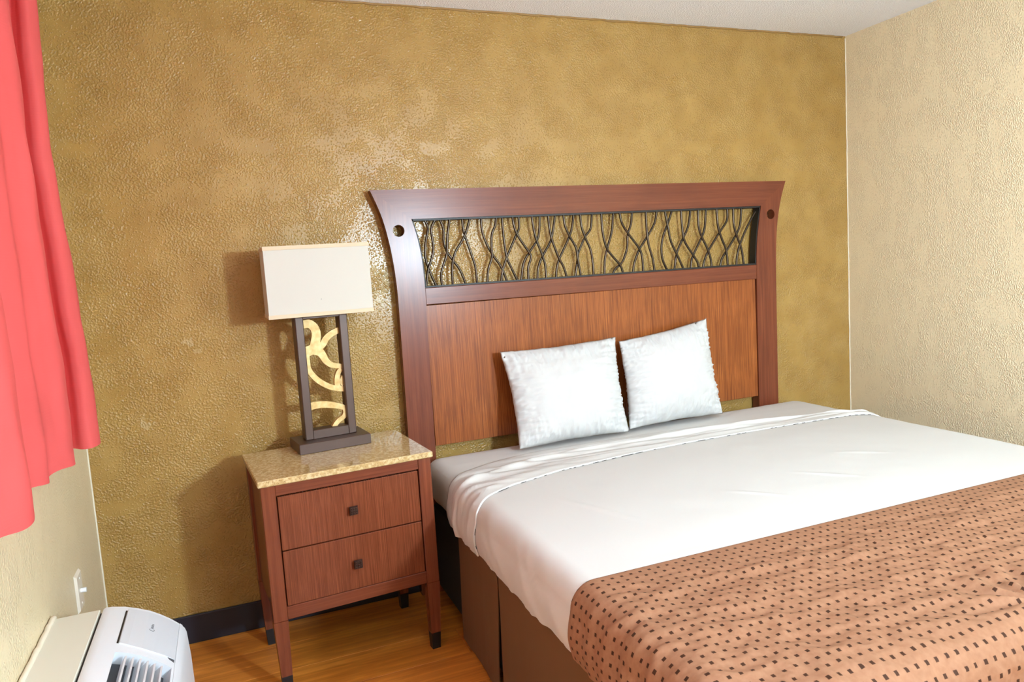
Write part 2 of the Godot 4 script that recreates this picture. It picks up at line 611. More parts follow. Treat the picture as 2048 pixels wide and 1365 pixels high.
# ---------------------------------------------------------------- headboard
const RODS := [
	[1.311, 1.576, 1.323, 1.546, 1.309, 1.489, 1.303, 1.432, 1.310, 1.392, 1.323, 1.351, 1.342, 1.298],
	[1.353, 1.573, 1.334, 1.542, 1.336, 1.498, 1.337, 1.459, 1.324, 1.412, 1.307, 1.370, 1.294, 1.300],
	[1.377, 1.575, 1.389, 1.536, 1.387, 1.486, 1.397, 1.445, 1.421, 1.407, 1.449, 1.365, 1.471, 1.300],
	[1.416, 1.578, 1.402, 1.513, 1.396, 1.456, 1.389, 1.423, 1.368, 1.373, 1.361, 1.341, 1.364, 1.301],
	[1.474, 1.577, 1.475, 1.536, 1.483, 1.499, 1.504, 1.428, 1.518, 1.372, 1.520, 1.301],
	[1.504, 1.575, 1.485, 1.524, 1.462, 1.485, 1.432, 1.443, 1.417, 1.403, 1.410, 1.356, 1.410, 1.299],
	[1.557, 1.577, 1.560, 1.518, 1.578, 1.462, 1.603, 1.415, 1.636, 1.365, 1.658, 1.299],
	[1.622, 1.578, 1.616, 1.545, 1.598, 1.505, 1.593, 1.445, 1.591, 1.408, 1.571, 1.357, 1.564, 1.300],
	[1.653, 1.578, 1.654, 1.510, 1.659, 1.439, 1.666, 1.397, 1.686, 1.350, 1.707, 1.299],
	[1.697, 1.575, 1.704, 1.530, 1.722, 1.488, 1.763, 1.425, 1.773, 1.400, 1.757, 1.357, 1.755, 1.300],
	[1.730, 1.577, 1.729, 1.530, 1.710, 1.493, 1.672, 1.423, 1.661, 1.401, 1.641, 1.353, 1.630, 1.297],
	[1.788, 1.576, 1.793, 1.523, 1.804, 1.473, 1.829, 1.403, 1.839, 1.356, 1.839, 1.298],
	[1.830, 1.575, 1.823, 1.511, 1.808, 1.469, 1.767, 1.418, 1.739, 1.374, 1.724, 1.298],
	[1.865, 1.575, 1.870, 1.516, 1.880, 1.465, 1.905, 1.394, 1.928, 1.347, 1.940, 1.299],
	[1.904, 1.576, 1.887, 1.500, 1.871, 1.458, 1.833, 1.403, 1.809, 1.354, 1.802, 1.298],
	[1.940, 1.576, 1.946, 1.528, 1.967, 1.480, 1.994, 1.429, 2.000, 1.377, 2.011, 1.298],
	[1.995, 1.577, 1.983, 1.519, 1.962, 1.470, 1.914, 1.387, 1.898, 1.345, 1.892, 1.298],
	[2.023, 1.575, 2.027, 1.524, 2.042, 1.475, 2.064, 1.424, 2.073, 1.371, 2.075, 1.300],
	[2.087, 1.576, 2.082, 1.537, 2.074, 1.507, 2.046, 1.475, 2.011, 1.412, 2.003, 1.378, 1.987, 1.300],
	[2.130, 1.576, 2.132, 1.495, 2.148, 1.424, 2.181, 1.378, 2.215, 1.340, 2.228, 1.302],
	[2.196, 1.577, 2.185, 1.498, 2.159, 1.424, 2.142, 1.372, 2.136, 1.303],
	[2.224, 1.575, 2.236, 1.526, 2.269, 1.476, 2.322, 1.406, 2.334, 1.356, 2.335, 1.301],
	[2.295, 1.576, 2.287, 1.525, 2.267, 1.476, 2.260, 1.414, 2.232, 1.353, 2.194, 1.324, 2.180, 1.302],
	[2.363, 1.577, 2.364, 1.499, 2.371, 1.426, 2.389, 1.362, 2.397, 1.302],
	[2.428, 1.576, 2.414, 1.524, 2.374, 1.467, 2.326, 1.406, 2.297, 1.349, 2.286, 1.300],
	[2.466, 1.578, 2.481, 1.503, 2.494, 1.434, 2.524, 1.373, 2.547, 1.325, 2.557, 1.301],
	[2.512, 1.577, 2.486, 1.517, 2.459, 1.463, 2.446, 1.405, 2.451, 1.349, 2.473, 1.300],
	[2.556, 1.577, 2.560, 1.490, 2.571, 1.430, 2.615, 1.365, 2.639, 1.329, 2.646, 1.301],
	[2.616, 1.579, 2.601, 1.503, 2.570, 1.449, 2.538, 1.395, 2.524, 1.355, 2.514, 1.300],
	[2.652, 1.579, 2.653, 1.500, 2.669, 1.449, 2.703, 1.382, 2.717, 1.334, 2.720, 1.301],
	[2.705, 1.578, 2.695, 1.495, 2.674, 1.444, 2.625, 1.367, 2.610, 1.331, 2.607, 1.301],
	[2.760, 1.580, 2.765, 1.496, 2.783, 1.439, 2.809, 1.376, 2.816, 1.304],
	[2.829, 1.581, 2.826, 1.522, 2.783, 1.468, 2.716, 1.386, 2.685, 1.331, 2.679, 1.301],
	[2.858, 1.579, 2.859, 1.502, 2.873, 1.449, 2.900, 1.381, 2.912, 1.304],
	[2.914, 1.581, 2.905, 1.501, 2.878, 1.449, 2.820, 1.376, 2.788, 1.335, 2.779, 1.304],
	[2.990, 1.559, 2.933, 1.475, 2.892, 1.400, 2.873, 1.344, 2.868, 1.304]
]

func build_headboard() -> void:
	var t := thing("headboard", "reddish brown wooden headboard with flared sides and wavy metal rod lattice", "headboard", Vector3(2.13, 0, 0))
	var ox := 2.13
	var z0 := 0.012
	var z1 := 0.062
	var lo := [Vector2(1.09, 1.702), Vector2(1.127, 1.604), Vector2(1.149, 1.504), Vector2(1.162, 1.404), Vector2(1.168, 1.309), Vector2(1.169, 1.2), Vector2(1.168, 1.0), Vector2(1.165, 0.54)]
	var li := [Vector2(1.249, 1.583), Vector2(1.268, 1.505), Vector2(1.28, 1.413), Vector2(1.284, 1.302), Vector2(1.284, 1.232), Vector2(1.28, 1.0), Vector2(1.276, 0.54)]
	var ro := [Vector2(3.168, 1.702), Vector2(3.138, 1.621), Vector2(3.113, 1.514), Vector2(3.1, 1.396), Vector2(3.094, 1.213), Vector2(3.091, 0.936), Vector2(3.088, 0.54)]
	var ri := [Vector2(3.012, 1.583), Vector2(2.99, 1.464), Vector2(2.978, 1.357), Vector2(2.974, 1.231), Vector2(2.971, 1.0), Vector2(2.968, 0.54)]
	# top rail, mitred into the stiles
	var st := mb()
	extrude(st, poly([lo[0], li[0], ri[0], ro[0]], ox), z0, z1)
	obj("top_rail", st, M.wood_across, t)
	for side in 2:
		var o: Array = [lo, ro][side]
		var n: Array = [li, ri][side]
		var c: Vector2 = [Vector2(1.193, 1.538), Vector2(3.07, 1.54)][side]
		var r := 0.024
		o = smooth_line(o, 5)
		n = smooth_line(n, 5)
		var yo := at_y(o, c.y)
		var yn := at_y(n, c.y)
		# above the hole, then below it
		var top := [Vector2(yo, c.y)]
		for k in 13:
			top.append(c + Vector2(-1 if side == 0 else 1, 0).rotated((-1 if side == 0 else 1) * PI * k / 12.0) * r)
		top.append(Vector2(yn, c.y))
		var up := n.filter(func(q): return q.y > c.y + 0.002)
		up.reverse()
		top.append_array(up)
		top.append_array(o.filter(func(q): return q.y > c.y + 0.002))
		st = mb()
		extrude(st, poly(top, ox), z0, z1, 0.0)
		var low := [Vector2(yo, c.y)]
		for k in 13:
			low.append(c + Vector2(-1 if side == 0 else 1, 0).rotated((1 if side == 0 else -1) * PI * k / 12.0) * r)
		low.append(Vector2(yn, c.y))
		low.append_array(n.filter(func(q): return q.y < c.y - 0.002))
		var down := o.filter(func(q): return q.y < c.y - 0.002)
		down.reverse()
		low.append_array(down)
		extrude(st, poly(low, ox), z0, z1, 0.0)
		obj("stile", st, M.wood_up, t)
		st = mb()
		var lx: float = ([1.172, 2.976][side] as float) - ox
		box(st, Vector3(lx, 0, 0.014), Vector3(lx + 0.105, 0.539, 0.056), 0.003)
		obj("leg", st, M.wood_up, t)
	st = mb()
	extrude(st, poly([Vector2(1.2845, 1.232), Vector2(2.9745, 1.226), Vector2(2.976, 1.296), Vector2(1.2845, 1.301)], ox), z0, z1 - 0.001, 0.002)
	obj("middle_rail", st, M.wood_across, t)
	st = mb()
	box(st, Vector3(1.281 - ox, 0.636, 0.02), Vector3(2.968 - ox, 1.2285, 0.055), 0.001)
	obj("panel", st, M.veneer, t)
	# black lining of the lattice opening
	st = mb()
	extrude(st, poly([Vector2(1.25, 1.5825), Vector2(1.252, 1.575), Vector2(3.008, 1.575), Vector2(3.011, 1.5825)], ox), 0.016, 0.058)
	extrude(st, poly([Vector2(1.2845, 1.3015), Vector2(2.976, 1.2965), Vector2(2.976, 1.304), Vector2(1.2845, 1.308)], ox), 0.016, 0.058)
	for side in 2:
		var n: Array = smooth_line([li.slice(0, 4), ri.slice(0, 3) + [Vector2(2.976, 1.297)]][side], 6)
		var strip := []
		for q in n:
			strip.append(q + Vector2(0.0004 if side == 0 else -0.0004, 0))
		var back := n.duplicate()
		back.reverse()
		for q in back:
			strip.append(q + Vector2(0.006 if side == 0 else -0.006, 0))
		extrude(st, poly(strip, ox), 0.016, 0.058)
	obj("lattice_lining", st, M.black, t)
	for k in RODS.size():
		var a: Array = RODS[k]
		var pts := []
		for i in range(0, a.size(), 2):
			var y: float = a[i + 1]
			if i == 0:
				y = 1.578
			elif i == a.size() - 2:
				y = 1.302
			pts.append(Vector3(a[i] - ox, y, 0.043 if k % 2 == 1 else 0.0335))
		if k == RODS.size() - 1:
			pts[0].y = 1.556
		st = mb()
		tube(st, smooth_line(pts, 5), 0.0055, 8)
		obj("lattice_rod", st, M.rod, t)

func poly(a: Array, ox: float) -> PackedVector2Array:
	var p := PackedVector2Array()
	for q in a:
		p.append(Vector2(q.x - ox, q.y))
	return p

func at_y(line: Array, y: float) -> float:
	for i in line.size() - 1:
		if (line[i].y - y) * (line[i + 1].y - y) <= 0:
			return lerpf(line[i].x, line[i + 1].x, (y - line[i].y) / (line[i + 1].y - line[i].y))
	return line[0].x

# ---------------------------------------------------------------- nightstand and lamp
func build_nightstand() -> void:
	var t := thing("nightstand", "two-drawer wooden nightstand with speckled granite top and black-tipped legs", "nightstand", Vector3(0.833, 0, 0.318), deg_to_rad(4.6))
	var hw := 0.2975
	var hd := 0.22
	var st := mb()
	box(st, Vector3(-hw, 0.714, -hd), Vector3(hw, 0.735, hd), 0.003)
	obj("granite_top", st, M.granite, t)
	var pw := 0.046
	for sx in [-1.0, 1.0]:
		for sz in [1.0, -1.0]:
			var px: float = sx * (hw - 0.008 - pw / 2)
			var pz: float = sz * (hd - 0.008 - pw / 2)
			var fx: float = px + sx * -0.004
			var fz: float = pz + sz * -0.002
			st = mb()
			box(st, Vector3(px - pw / 2, 0.255, pz - pw / 2), Vector3(px + pw / 2, 0.714, pz + pw / 2), 0.002)
			var c1 := Vector2(px, pz)
			var c0 := Vector2(lerpf(px, fx, 0.76), lerpf(pz, fz, 0.76))
			leg_block(st, c0, Vector2(0.035, 0.035), 0.062, c1, Vector2(pw, pw), 0.255)
			var leg := obj("leg", st, M.wood_up, t)
			st = mb()
			leg_block(st, Vector2(fx, fz), Vector2(0.03, 0.03), 0.0, c0, Vector2(0.0352, 0.0352), 0.062)
			obj("foot_cap", st, M.black, leg)
	var inner := hw - 0.008 - pw
	var front := hd - 0.008
	st = mb()                                                               # carcass between the posts
	box(st, Vector3(-inner, 0.262, -hd + 0.02), Vector3(inner, 0.705, front - 0.03))
	box(st, Vector3(-hw + 0.018, 0.262, -hd + 0.054), Vector3(-inner, 0.705, front - 0.046))
	box(st, Vector3(inner, 0.262, -hd + 0.054), Vector3(hw - 0.018, 0.705, front - 0.046))
	obj("carcass", st, M.wood_up, t)
	st = mb()
	box(st, Vector3(-inner, 0.677, front - 0.03), Vector3(inner, 0.714, front - 0.003), 0.0015)
	obj("apron", st, M.wood_across, t)
	st = mb()
	box(st, Vector3(-inner, 0.256, front - 0.03), Vector3(inner, 0.300, front - 0.003), 0.0015)
	obj("bottom_rail", st, M.wood_across, t)
	for d in [[0.4905, 0.672], [0.3015, 0.4865]]:
		st = mb()
		box(st, Vector3(-inner + 0.004, d[0], front - 0.026), Vector3(inner - 0.004, d[1], front - 0.004), 0.0015)
		var dr := obj("drawer", st, M.drawer, t)
		st = mb()
		var y: float = [0.582, 0.393][0 if d[0] > 0.4 else 1]
		box(st, Vector3(-0.006, y - 0.006, front - 0.004), Vector3(0.006, y + 0.006, front + 0.012))
		hexa(st, [Vector3(-0.015, y - 0.015, front + 0.01), Vector3(0.015, y - 0.015, front + 0.01), Vector3(0.015, y + 0.015, front + 0.01), Vector3(-0.015, y + 0.015, front + 0.01)],
			[Vector3(-0.013, y - 0.013, front + 0.02), Vector3(0.013, y - 0.013, front + 0.02), Vector3(0.013, y + 0.013, front + 0.02), Vector3(-0.013, y + 0.013, front + 0.02)])
		for i in 3:
			for j in 3:                                                       # hammered studs on the knob face
				var cx := (i - 1) * 0.008
				var cy := y + (j - 1) * 0.008
				box(st, Vector3(cx - 0.003, cy - 0.003, front + 0.019), Vector3(cx + 0.003, cy + 0.003, front + 0.0225), 0.0012)
		var kn := obj("knob", st, M.knob, dr)
		kn.set_meta("label", "dark bronze square knob")

const SWIRL := [
	# [thickness at start, at end, x, y ...] in shares of the frame opening, y downwards
	[0.22, 0.29, -0.03, 0.05, 0.18, 0.045, 0.32, 0.085, 0.36, 0.15, 0.31, 0.22, 0.24, 0.27, 0.03, 0.295],
	[0.20, 0.165, 0.24, 0.275, 0.40, 0.268, 0.52, 0.24, 0.62, 0.195, 0.78, 0.155, 1.03, 0.125],
	[0.27, 0.12, 0.22, 0.28, 0.40, 0.305, 0.49, 0.345, 0.57, 0.395, 0.735, 0.44, 1.03, 0.46],
	[0.16, 0.15, 0.10, 0.285, 0.04, 0.33, 0.035, 0.385, 0.065, 0.46, 0.24, 0.545, 0.485, 0.61, 0.73, 0.65, 1.03, 0.672],
	[0.12, 0.17, 1.0, 0.475, 0.90, 0.51, 0.85, 0.55, 0.83, 0.60, 0.84, 0.66],
	[0.10, 0.14, 1.03, 0.55, 0.985, 0.575, 0.97, 0.605, 1.03, 0.64],
	[0.22, 0.14, -0.03, 0.79, 0.15, 0.783, 0.38, 0.787, 0.62, 0.803, 0.84, 0.825, 1.0, 0.85],
	[0.13, 0.13, 0.98, 0.845, 0.985, 0.89, 0.93, 0.925, 0.79, 0.95, 0.69, 0.98, 0.62, 1.01],
]

func build_lamp() -> void:
	var yb := 0.735
	var t := thing("table_lamp", "table lamp with white rectangular shade and dark open frame with gold scroll", "lamp", Vector3(0.838, yb, 0.182), deg_to_rad(7.0))
	var st := mb()
	box(st, Vector3(-0.134, 0, -0.082), Vector3(0.134, 0.038, 0.082), 0.002)
	obj("base", st, M.lamp_frame, t)
	st = mb()
	var w := 0.097
	var bar := 0.031
	var y0 := 0.038
	var y1 := 0.500
	var zf := 0.028
	box(st, Vector3(-w, y0, -zf), Vector3(-w + bar, y1, zf), 0.003)
	box(st, Vector3(w - bar, y0, -zf), Vector3(w, y1, zf), 0.003)
	box(st, Vector3(-w + bar - 0.002, y0, -zf + 0.001), Vector3(w - bar + 0.002, y0 + 0.034, zf - 0.001), 0.002)
	box(st, Vector3(-w + bar - 0.002, y1 - 0.012, -zf + 0.001), Vector3(w - bar + 0.002, y1, zf - 0.001), 0.002)
	obj("frame", st, M.lamp_frame, t)
	# gold scroll work set in the opening
	st = mb()
	var ow := 2 * (w - bar)
	var oh := (y1 - 0.012) - (y0 + 0.034)
	for k in SWIRL.size():
		var a: Array = SWIRL[k]
		var pts := []
		for i in range(2, a.size(), 2):
			pts.append(Vector2(-ow / 2 + a[i] * ow, y1 - 0.012 - a[i + 1] * oh))
		pts = smooth_line(pts, 6)
		var left := PackedVector2Array()
		var right := []
		for i in pts.size():
			var d: Vector2 = (pts[mini(i + 1, pts.size() - 1)] - pts[maxi(i - 1, 0)]).normalized()
			var side: Vector2 = Vector2(-d.y, d.x) * (lerpf(a[0], a[1], float(i) / (pts.size() - 1)) * ow * 0.5)
			left.append((pts[i] + side).clamp(Vector2(-ow / 2, y0 + 0.034), Vector2(ow / 2, y1 - 0.012)))
			right.append((pts[i] - side).clamp(Vector2(-ow / 2, y0 + 0.034), Vector2(ow / 2, y1 - 0.012)))
		for i in left.size() - 1:
			var q := [left[i], left[i + 1], right[i + 1], right[i]]
			var e := 0.0003 * k
			var low := []
			var top := []
			for p in q:
				low.append(Vector3(p.x, p.y, -0.007 - e))
				top.append(Vector3(p.x, p.y, 0.007 + e))
			hexa(st, low, top)
	var sc := obj("scroll", st, M.gold_leaf, t)
	sc.set_meta("label", "gold leaf scroll work")
	# shade: four thin walls with cream trim bands
	var sh := Node3D.new()
	put(sh, "lamp_shade", t)
	sh.set_meta("label", "white rectangular fabric shade with cream trim")
	sh.rotation.y = deg_to_rad(-6.5)
	var sw := 0.184
	var sd := 0.105
	var s0 := 0.5005
	var s1 := 0.756
	var th := 0.002
	st = mb()
	box(st, Vector3(-sw, s0, sd - th), Vector3(sw, s1, sd))
	box(st, Vector3(-sw, s0, -sd), Vector3(sw, s1, -sd + th))
	box(st, Vector3(-sw, s0, -sd + th), Vector3(-sw + th, s1, sd - th))
	box(st, Vector3(sw - th, s0, -sd + th), Vector3(sw, s1, sd - th))
	obj("fabric", st, M.shade, sh)
	for y in [s0, s1 - 0.014]:
		st = mb()
		var e := 0.0018
		box(st, Vector3(-sw - e, y, sd), Vector3(sw + e, y + 0.014, sd + e), 0.0006)
		box(st, Vector3(-sw - e, y, -sd - e), Vector3(sw + e, y + 0.014, -sd), 0.0006)
		box(st, Vector3(-sw - e, y, -sd), Vector3(-sw, y + 0.014, sd), 0.0006)
		box(st, Vector3(sw, y, -sd), Vector3(sw + e, y + 0.014, sd), 0.0006)
		obj("trim", st, M.shade_trim, sh)
	st = mb()
	tube(st, [Vector3(-sw, 0.56, 0), Vector3(sw, 0.56, 0)], 0.0025, 6)
	tube(st, [Vector3(0, 0.56, -sd), Vector3(0, 0.56, sd)], 0.0025, 6)
	obj("spider", st, M.dark_metal, sh)
	st = mb()
	lathe(st, [Vector2(0, 0.487), Vector2(0.019, 0.489), Vector2(0.019, 0.565), Vector2(0.013, 0.57), Vector2(0, 0.57)], 16)
	obj("socket", st, M.dark_metal, t)
	st = mb()
	lathe(st, [Vector2(0.013, 0.568), Vector2(0.015, 0.585), Vector2(0.028, 0.62), Vector2(0.03, 0.64), Vector2(0.022, 0.662), Vector2(0, 0.672)], 18)
	obj("bulb", st, M.bulb, t)

# ---------------------------------------------------------------- bed
const BX0 := 1.215
const BX1 := 3.185
const BY0 := 0.425
const BY1 := 0.603
const BZ0 := 0.085
const BZ1 := 2.08
const BR := 0.058

func prof(s: float, yb: float) -> Array:                                    # across the bed: [x, y, outward normal], s in 0..1 from the left hem to the right hem
	var side := BY1 - BR - yb
	var arc := PI / 2 * BR
	var top := BX1 - BX0 - 2 * BR
	var d := s * (2 * side + 2 * arc + top)
	if d < side:
		return [BX0, yb + d, Vector2(-1, 0)]
	d -= side
	if d < arc:
		var a := d / BR
		return [BX0 + BR - BR * cos(a), BY1 - BR + BR * sin(a), Vector2(-cos(a), sin(a))]
	d -= arc
	if d < top:
		return [BX0 + BR + d, BY1, Vector2(0, 1)]
	d -= top
	if d < arc:
		var a := d / BR
		return [BX1 - BR + BR * sin(a), BY1 - BR + BR * cos(a), Vector2(sin(a), cos(a))]
	d -= arc
	return [BX1, BY1 - BR - d, Vector2(1, 0)]

func s_map(u: float) -> float:                                              # more rows of vertices on the left shoulder
	return u

func drape(s: float, z: float, off: float, yb: float, reach: float) -> Vector3:
	var q := prof(s, yb)
	var n: Vector2 = q[2]
	var belly := 0.010 * sin(clampf((q[1] - yb) / (BY1 - BR - yb), 0, 1) * PI) * absf(n.x)
	var d := off + belly
	var p := Vector2(q[0], q[1]) + n * d
	var bend := BZ1 - BR
	if z <= bend:
		return Vector3(p.x, p.y, z)
	var a := minf((z - bend) / BR, PI / 2)
	var down := maxf(0.0, z - bend - BR * PI / 2) * lerpf(0.25, 1.0, maxf(0.0, n.y)) * reach
	var inn := (BR + off) * (1 - cos(a)) + down
	return Vector3(p.x - n.x * inn, p.y - n.y * inn, bend + (BR + off) * sin(a))

const FOLD_TOP := [[1.215, 0.45], [1.30, 0.40], [1.45, 0.335], [1.66, 0.295], [2.2, 0.315], [2.66, 0.36], [3.0, 0.43], [3.185, 0.50]]
const FOLD_HEM := [[1.215, 0.775], [1.30, 0.715], [1.39, 0.665], [1.6, 0.60], [2.02, 0.545], [2.5, 0.535], [3.06, 0.555], [3.185, 0.62]]

func crease(p: Vector2, a: Vector2, b: Vector2, wide: float) -> float:      # ridge along a segment
	var ab := b - a
	var t := clampf((p - a).dot(ab) / ab.length_squared(), 0, 1)
	var d := p.distance_to(a + ab * t)
	return exp(-d * d / (wide * wide)) * sin(PI * clampf(t, 0.02, 0.98))

func build_bed() -> void:
	var t := thing("box_spring", "black box spring and frame beneath the king mattress", "bed base", Vector3(2.2, 0, 1.08))
	var st := mb()
	box(st, Vector3(-0.965, 0.05, -0.975), Vector3(0.965, 0.42, 0.985), 0.015)
	obj("body", st, M.box_spring, t)
	for sx in [-0.85, 0.85]:
		for sz in [-0.88, 0.88]:
			st = mb()
			lathe(st, [Vector2(0.0, 0.0), Vector2(0.025, 0.0), Vector2(0.03, 0.052), Vector2(0, 0.052)], 14)
			var l := obj("leg", st, M.black, t)
			l.position = Vector3(sx, 0, sz)
	# mattress in its fitted sheet: a rounded slab with tucked wrinkles
	st = mb()
	var half := Vector3((BX1 - BX0) / 2, (BY1 - BY0) / 2, (BZ1 - BZ0) / 2)
	var mid := Vector3((BX1 + BX0) / 2, (BY1 + BY0) / 2, (BZ1 + BZ0) / 2)
	var wr := fbm(101, 1.0, 3)
	for f in [[0, 1, 2, 1.0, 16, 120], [0, 1, 2, -1.0, 16, 60], [1, 2, 0, 1.0, 100, 100], [1, 2, 0, -1.0, 8, 8], [2, 0, 1, 1.0, 60, 12], [2, 0, 1, -1.0, 120, 14]]:
		var face := func(u: float, v: float) -> Vector3:
			var p := Vector3()
			p[f[0]] = f[3] * half[f[0]]
			p[f[1]] = (u * 2 - 1) * half[f[1]]
			p[f[2]] = (v * 2 - 1) * half[f[2]]
			var inner := p.clamp(-half + Vector3.ONE * BR, half - Vector3.ONE * BR)
			var n := (p - inner).normalized()
			var w := mid + inner + n * BR
			var k := 1.0 - smoothstep(0.0, 0.5, w.z - BZ0)                      # the head end is pulled into folds
			var side := 1.0 - maxf(n.y, 0.0)
			w += n * (0.006 * side * k * wr.get_noise_2d(w.z * 22.0 + w.x * 9.0, w.y * 5.0) + 0.002 * k * wr.get_noise_2d(w.x * 3.0, w.z * 16.0))
			return w
		grid(st, f[4], f[5], face, no_uv, f[3] < 0)
	var mt := obj("mattress", st, M.sheet)
	tag(mt, "king mattress in a white fitted sheet, bare strip beneath the pillows", "mattress")
	# top sheet: turned back towards the pillows, then on to the foot
	st = mb()
	var rows := 230
	var band := 60
	var sheet := func(u: float, v: float) -> Vector3:
		var q := prof(u, 0.432)
		var x: float = clampf(q[0], BX0, BX1)
		var zt := lut(FOLD_TOP, x)
		var zh := lut(FOLD_HEM, x)
		var j := v * rows
		var n: Vector2 = q[2]
		var yb := 0.43 + 0.012 * wr.get_noise_1d(j * 0.05)
		if j <= band:                                                         # the turned-back band, from its hem back to the fold
			var b := clampf((j - 1.0) / (band - 1.0), 0, 1)
			var z := lerpf(zh, zt, b)
			var h := 0.011 if j >= 1 else 0.006
			h *= 1.0 - pow(b, 10.0) * 0.35
			h += 0.0105 * wr.get_noise_2d(x * 1.6 + q[1] * 3.0, z * 17.0 - x * 1.2) * sin(PI * clampf(b, 0.0, 1.0)) * lerpf(0.7, 1.0, n.y)
			h += 0.008 * exp(-pow((b - 0.16) / 0.10, 2.0)) * (0.6 + 0.5 * wr.get_noise_1d(x * 2.0))
			h += 0.009 * exp(-pow((b - 0.62 - 0.12 * wr.get_noise_1d(x * 1.5 + 7.0)) / 0.06, 2.0))
			return drape(u, z, maxf(h, 0.0062), yb, 1.0)
		var g := (j - band) / float(rows - band)
		var z := lerpf(zt, BZ1 + 0.14, g)
		var h := 0.005
		var edge := smoothstep(zh, zh + 0.12, z) * (1.0 - smoothstep(1.40, 1.46, z))
		h += edge * 0.0025 * wr.get_noise_2d(x * 2.2 + 5.0, z * 2.6)
		h += edge * (1.0 - absf(n.y)) * 0.009 * wr.get_noise_2d(z * 8.0 + q[1] * 9.0, q[1] * 3.0)
		var p := Vector2(x, z)
		h += 0.0035 * (crease(p, Vector2(1.45, 0.85), Vector2(1.62, 1.28), 0.012) + crease(p, Vector2(2.25, 1.05), Vector2(2.42, 1.22), 0.009) + crease(p, Vector2(1.95, 1.1), Vector2(2.08, 1.24), 0.008) + crease(p, Vector2(2.55, 0.95), Vector2(2.72, 1.06), 0.009))
		return drape(u, z, maxf(h, 0.0035), yb, 1.0)
	grid(st, 190, rows, sheet, no_uv)
	var ts := obj("top_sheet", st, M.sheet)
	tag(ts, "white flat sheet over the bed, its upper edge turned back below the pillows", "bed sheet")
	# thin dark dashes along the hem of the turned-back edge
	st = mb()
	var gap := 0.0
	var steps := 420
	var dash := []
	for k in steps + 1:
		var u := lerpf(0.012, 0.97, float(k) / steps)
		var q := prof(u, 0.432)
		var off := wr.get_noise_1d(k * 0.9)
		if off > 0.12 and dash.size() > 2 or dash.size() > 14:
			tube(st, dash, 0.0011, 5)
			dash = []
		if off <= 0.12:
			dash.append(drape(u, lut(FOLD_HEM, clampf(q[0], BX0, BX1)) + 0.0022, 0.0075, 0.43, 1.0))
		elif dash.size() <= 2:
			dash = []
	obj("hem_dashes", st, M.hem_dash, ts)
	# runner across the foot
	st = mb()
	var length := 2 * (BY1 - BR - 0.432) + PI * BR + BX1 - BX0 - 2 * BR
	var run_z := func(v: float) -> float: return lerpf(1.468, BZ1 + 0.33, v)
	var runner := func(u: float, v: float) -> Vector3:
		var q := prof(u, 0.432)
		var z: float = run_z.call(v)
		var x: float = q[0]
		var n: Vector2 = q[2]
		var near := smoothstep(1.47, 1.6, z)
		var h := 0.0105
		h += near * 0.0065 * wr.get_noise_2d(x * 3.0 + z * 2.0, z * 11.0 - x * 2.5)
		var ridge := 1.0 - absf(wr.get_noise_2d(x * 5.0 + z * 4.0 + 20.0, z * 8.0 - x * 3.0)) * 3.0
		h += near * 0.005 * maxf(0.0, ridge)
		var star := Vector2(x - 2.02, z - 2.02)                                # gathers that run together at the foot edge
		h += 0.009 * exp(-star.length_squared() / 0.03) * sin(star.angle() * 9.0 + 2.0 * wr.get_noise_2d(x * 4.0, z * 4.0)) * smoothstep(0.0, 0.05, star.length())
		h += (1.0 - absf(n.y)) * 0.005 * wr.get_noise_2d(z * 12.0, q[1] * 4.0)
		if v == 0.0:
			h = 0.008
		return drape(u, z, maxf(h, 0.0075), 0.43 + 0.008 * wr.get_noise_1d(z * 4.0), 1.0)
	var runner_uv := func(u: float, v: float) -> Vector2:
		return Vector2(u * length, run_z.call(v) - 1.4805) / 0.2056
	grid(st, 260, 110, runner, runner_uv)
	var rn := obj("bed_runner", st, M.runner)
	tag(rn, "brown bed runner with small dark squares across the foot of the bed", "bed runner")
	# skirt panels
	var sk := thing("bed_skirt", "plain brown cloth bed skirt hanging to the floor around the bed", "bed skirt", Vector3(2.2, 0, 1.08))
	for pnl in [[0.49, 0.90, 0], [0.905, 2.055, 0], [0.49, 2.055, 1], [-0.97, 0.97, 2]]:
		st = mb()
		for face in [0.0, 0.003]:
			var cloth := func(u: float, v: float) -> Vector3:
				var y := lerpf(0.008, 0.421, v)
				var low := 1.0 - v
				var a := lerpf(pnl[0], pnl[1], u)
				if pnl[2] == 0 and pnl[0] < 0.6:
					a -= 0.034 * low * smoothstep(0.75, 1.0, u)                     # the slit opens downwards
				var wave := 0.008 * low * wr.get_noise_2d(a * 2.5 + pnl[2] * 9.0, 3.0 + y) + 0.004 * low * wr.get_noise_2d(a * 8.0, 7.0)
				var out: float = 0.972 + 0.008 * low + wave + face
				if pnl[2] == 0:
					return Vector3(-out, y, a - 1.08)
				if pnl[2] == 1:
					return Vector3(out, y, a - 1.08)
				return Vector3(a, y, 0.99 + 0.008 * low + wave + face)
			grid(st, 60, 16, cloth, no_uv, pnl[2] == 1)
		obj("skirt_panel", st, M.skirt, sk)

